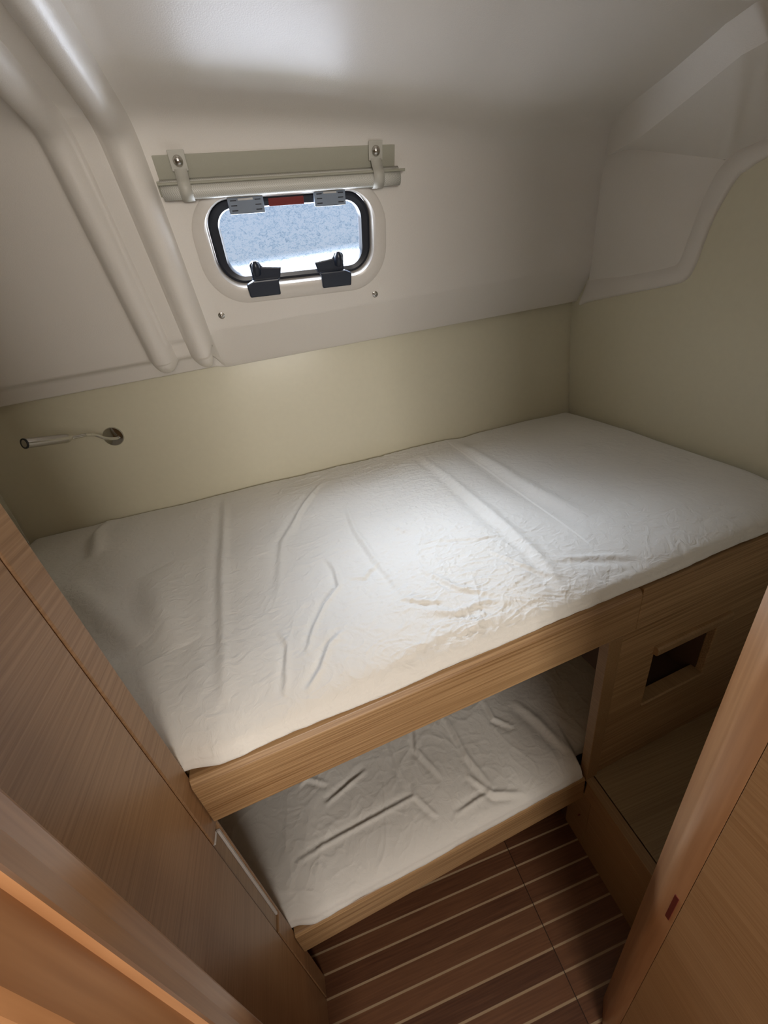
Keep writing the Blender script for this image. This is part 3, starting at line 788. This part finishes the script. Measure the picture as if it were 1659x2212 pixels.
def mattress(name, x0, x1, yf, yb, zb, zt, rf, nx, ny, hfun, mat, parent, edge_wave=.003, rb=.03, rside=.03, hf=.04):
    xs = np.linspace(x0, x1, nx)
    tt = np.linspace(0, 1, ny); tt = tt**1.25
    F_ = np.array([yf(x) for x in xs]); B_ = np.array([yb(x) for x in xs])
    X = np.repeat(xs[:, None], ny, 1); Y = F_[:, None] + (B_-F_)[:, None]*tt[None, :]
    dF = Y - F_[:, None]; dB = B_[:, None] - Y; dL = X-x0; dR = x1-X
    def drop(d, r, h=None):
        u = np.clip(1-d/r, 0, 1); return (h or r)*(1-np.sqrt(np.clip(1-u*u, 0, 1)))
    Z = zt - drop(dF, rf, hf) - drop(dB, rb) - drop(dL, rside) - drop(dR, rside)
    H = hfun(X, Y); edge = np.clip(dF/.02, .25, 1)
    Z = Z + H*edge
    V = [(float(X[i, j]), float(Y[i, j]), float(Z[i, j])) for i in range(nx) for j in range(ny)]
    Fc = [(i*ny+j, (i+1)*ny+j, (i+1)*ny+j+1, i*ny+j+1) for i in range(nx-1) for j in range(ny-1)]
    # front skirt, falling to the board with a soft wavy hem
    K = 9; base = len(V)
    for i in range(nx):
        x = xs[i]; z_top = Z[i, 0]
        wv = edge_wave*noise.fractal((x*9, 3.3, 0), 1, 2, 3)
        puff = .004 + .004*noise.noise((x*7, 1.7, 0))
        for k in range(1, K+1):
            t = k/K; z = z_top + (zb + wv - z_top)*t
            y = F_[i] - puff*math.sin(PI*t) + .010*max(0, t-.72)/.28 + .0012*noise.noise((x*40, z*60, 2))
            V.append((float(x), float(y), float(z)))
    for i in range(nx-1):
        a, b_ = i*ny, (i+1)*ny
        for k in range(K):
            p = base+i*K+k-1 if k else a; q = base+(i+1)*K+k-1 if k else b_
            Fc.append((p, base+i*K+k, base+(i+1)*K+k, q))
    # side and back skirts
    for ring in ([(nx-1)*ny+j for j in range(ny)], [j for j in range(ny)][::-1], [i*ny+ny-1 for i in range(nx)][::-1]):
        b0 = len(V)
        for v in ring: V.append((V[v][0], V[v][1], zb))
        for k in range(len(ring)-1): Fc.append((ring[k], b0+k, b0+k+1, ring[k+1]))
    return mesh_obj(name, V, Fc, mat, parent, True)

UF = [([(0.026, 1.551), (-0.048, 1.423), (-0.14, 1.198), (-0.159, 0.994)], .0040, .011),
      ([(0.05, 1.342), (0.047, 1.159), (0.064, 1.01), (0.079, 0.922), (0.085, 0.86)], .0045, .010),
      ([(0.078, 0.859), (0.108, 0.84), (0.149, 0.823)], .0035, .006),
      ([(0.099, 0.814), (0.159, 0.792), (0.227, 0.798), (0.272, 0.782)], .0032, .008),
      ([(-0.005, 0.974), (0.025, 0.959), (0.061, 0.999)], .0035, .006),
      ([(-0.042, 1.076), (-0.03, 1.02), (-0.031, 0.954), (-0.066, 0.911), (-0.096, 0.856), (-0.118, 0.798)], .0048, .007),
      ([(-0.045, 0.825), (-0.076, 0.801), (-0.097, 0.763), (-0.126, 0.735)], .0045, .007),
      ([(-0.161, 0.876), (-0.147, 0.832), (-0.16, 0.738)], .0035, .007),
      ([(0.007, 0.732), (0.064, 0.75), (0.129, 0.76), (0.209, 0.76), (0.277, 0.75)], .0022, .009),
      ([(0.137, 1.142), (0.171, 1.076)], .003, .007), ([(0.142, 0.935), (0.186, 0.851), (0.253, 0.8)], .0035, .007),
      ([(-0.116, 1.216), (-0.082, 1.339), (0.001, 1.514)], .003, .009),
      ([(0.368, 1.56), (0.379, 1.183), (0.384, 0.92), (0.374, 0.76)], .0065, .013),
      ([(0.526, 1.60), (0.53, 1.293), (0.536, 1.105), (0.568, 0.945)], .0070, .020),
      ([(-0.316, 1.60), (-0.300, 1.35), (-0.284, 1.098), (-0.262, 0.852), (-.255, .76)], .0060, .012),
      ([(-0.482, 1.216), (-0.407, 1.053), (-0.344, 0.915)], .009, .034), ([(-0.68, 1.278), (-0.56, 1.123), (-0.434, 0.953)], .010, .03),
      ([(-0.692, 1.64), (-0.697, 1.545), (-0.654, 1.397)], .014, .022), ([(-0.365, 1.25), (-0.344, 1.024), (-0.327, 0.80)], -.004, .04),
      ([(.30, .93), (.335, .86), (.38, .80)], .003, .006), ([(.22, 1.02), (.30, .98), (.36, .97)], .0025, .006),
      ([(.40, .85), (.47, .83), (.56, .80)], .0025, .009)]
def hup(X, Y):
    H = np.zeros(X.shape)
    for pts, h, w_ in UF: H += fold(X, Y, pts, h*1.15, w_*(.8 if w_ < .012 else 1))
    H += .006*noise_field(X, Y, 3.2, 2, 1.0)
    mask = np.exp(-((X-.12)/.32)**4)
    right = np.exp(-((X-.22)/.2)**2)
    H += mask*.0016*ridged(X, Y, 9, 2.0, (1, .8)) + mask*.0014*ridged(X, Y, 22, 5.0, (1, 1.6), .6) + right*.0016*ridged(X, Y, 40, 11.0, (.8, 1.9), .6)
    H += right*.0020*ridged(X, Y, 17, 8.0, (.8, 1.8), .5)
    H += np.where(X > .5, .010*np.exp(-((X-.78)/.25)**2)*np.exp(-((Y-1.25)/.35)**2), 0)
    H -= .010*np.exp(-((X-.565)/.05)**2)*np.exp(-((Y-1.60)/.10)**2)
    return H
mu_ = tag(empty('mattress', (0, 0, 0)), 'white-sheeted mattress on the upper bunk, below the window', 'mattress')
mattress('sheet', XH+.012, XB-.006, lambda x: max(bfront(x), bfront(XL))+.006+.011*(1-sm(XL+.002, XL+.06, x)), lambda x: 1.6485 - .004*math.exp(-((x-.1)/.5)**2),
           .9612, 1.022, .15, 1000, 380, hup, M_SHEET, mu_, .0028, .016, .035, .044)
LF = [([(0.029, 0.863), (0.023, 0.835), (-0.114, 0.818), (-0.23, 0.806), (-0.3, 0.79)], .004, .007), ([(-0.084, 0.945), (-0.158, 0.914), (-0.21, 0.895)], .005, .008),
      ([(0.171, 0.836), (0.216, 0.774), (0.296, 0.752)], .006, .008), ([(0.212, 0.782), (0.104, 0.763)], .004, .007), ([(0.023, 0.835), (0.06, 0.772)], .004, .007),
      ([(-0.276, 0.965), (-0.25, 0.98), (-0.195, 0.944)], .004, .007), ([(0.09, 1.034), (0.068, 0.946), (0.108, 0.848)], .005, .008),
      ([(0.185, 1.007), (0.193, 0.882), (0.221, 0.784)], .006, .009), ([(0.319, 1.019), (0.316, 0.957), (0.357, 0.912)], .005, .008),
      ([(0.40, 0.985), (0.43, 0.909), (0.455, 0.80)], .008, .014), ([(0.0, 1.05), (0.0, .93), (.01, .86)], .003, .008)]
def hlo(X, Y):
    H = np.zeros(X.shape)
    for pts, h, w_ in LF: H += fold(X, Y, pts, h, w_*.85)
    H += .006*noise_field(X, Y, 4, 2, 4.0) + .0014*ridged(X, Y, 9, 6.0, (1, .7)) + .0008*ridged(X, Y, 24, 3.0)
    return H
ml = tag(empty('mattress', (0, 0, 0)), 'white-sheeted mattress on the lower bunk, in shade under the upper bunk', 'mattress')
def lofront(x):
    if x < XL+.06: return max(bfront(x), bfront(XL))+.004+.013*(1-sm(XL+.002, XL+.06, x))
    return bfront(x) + .004 + .052*sm(.464, .482, x)
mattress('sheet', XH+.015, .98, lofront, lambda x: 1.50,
           .331, .385, .09, 760, 260, hlo, M_SHEET_SHADED, ml, .003, .03, .028, .034)
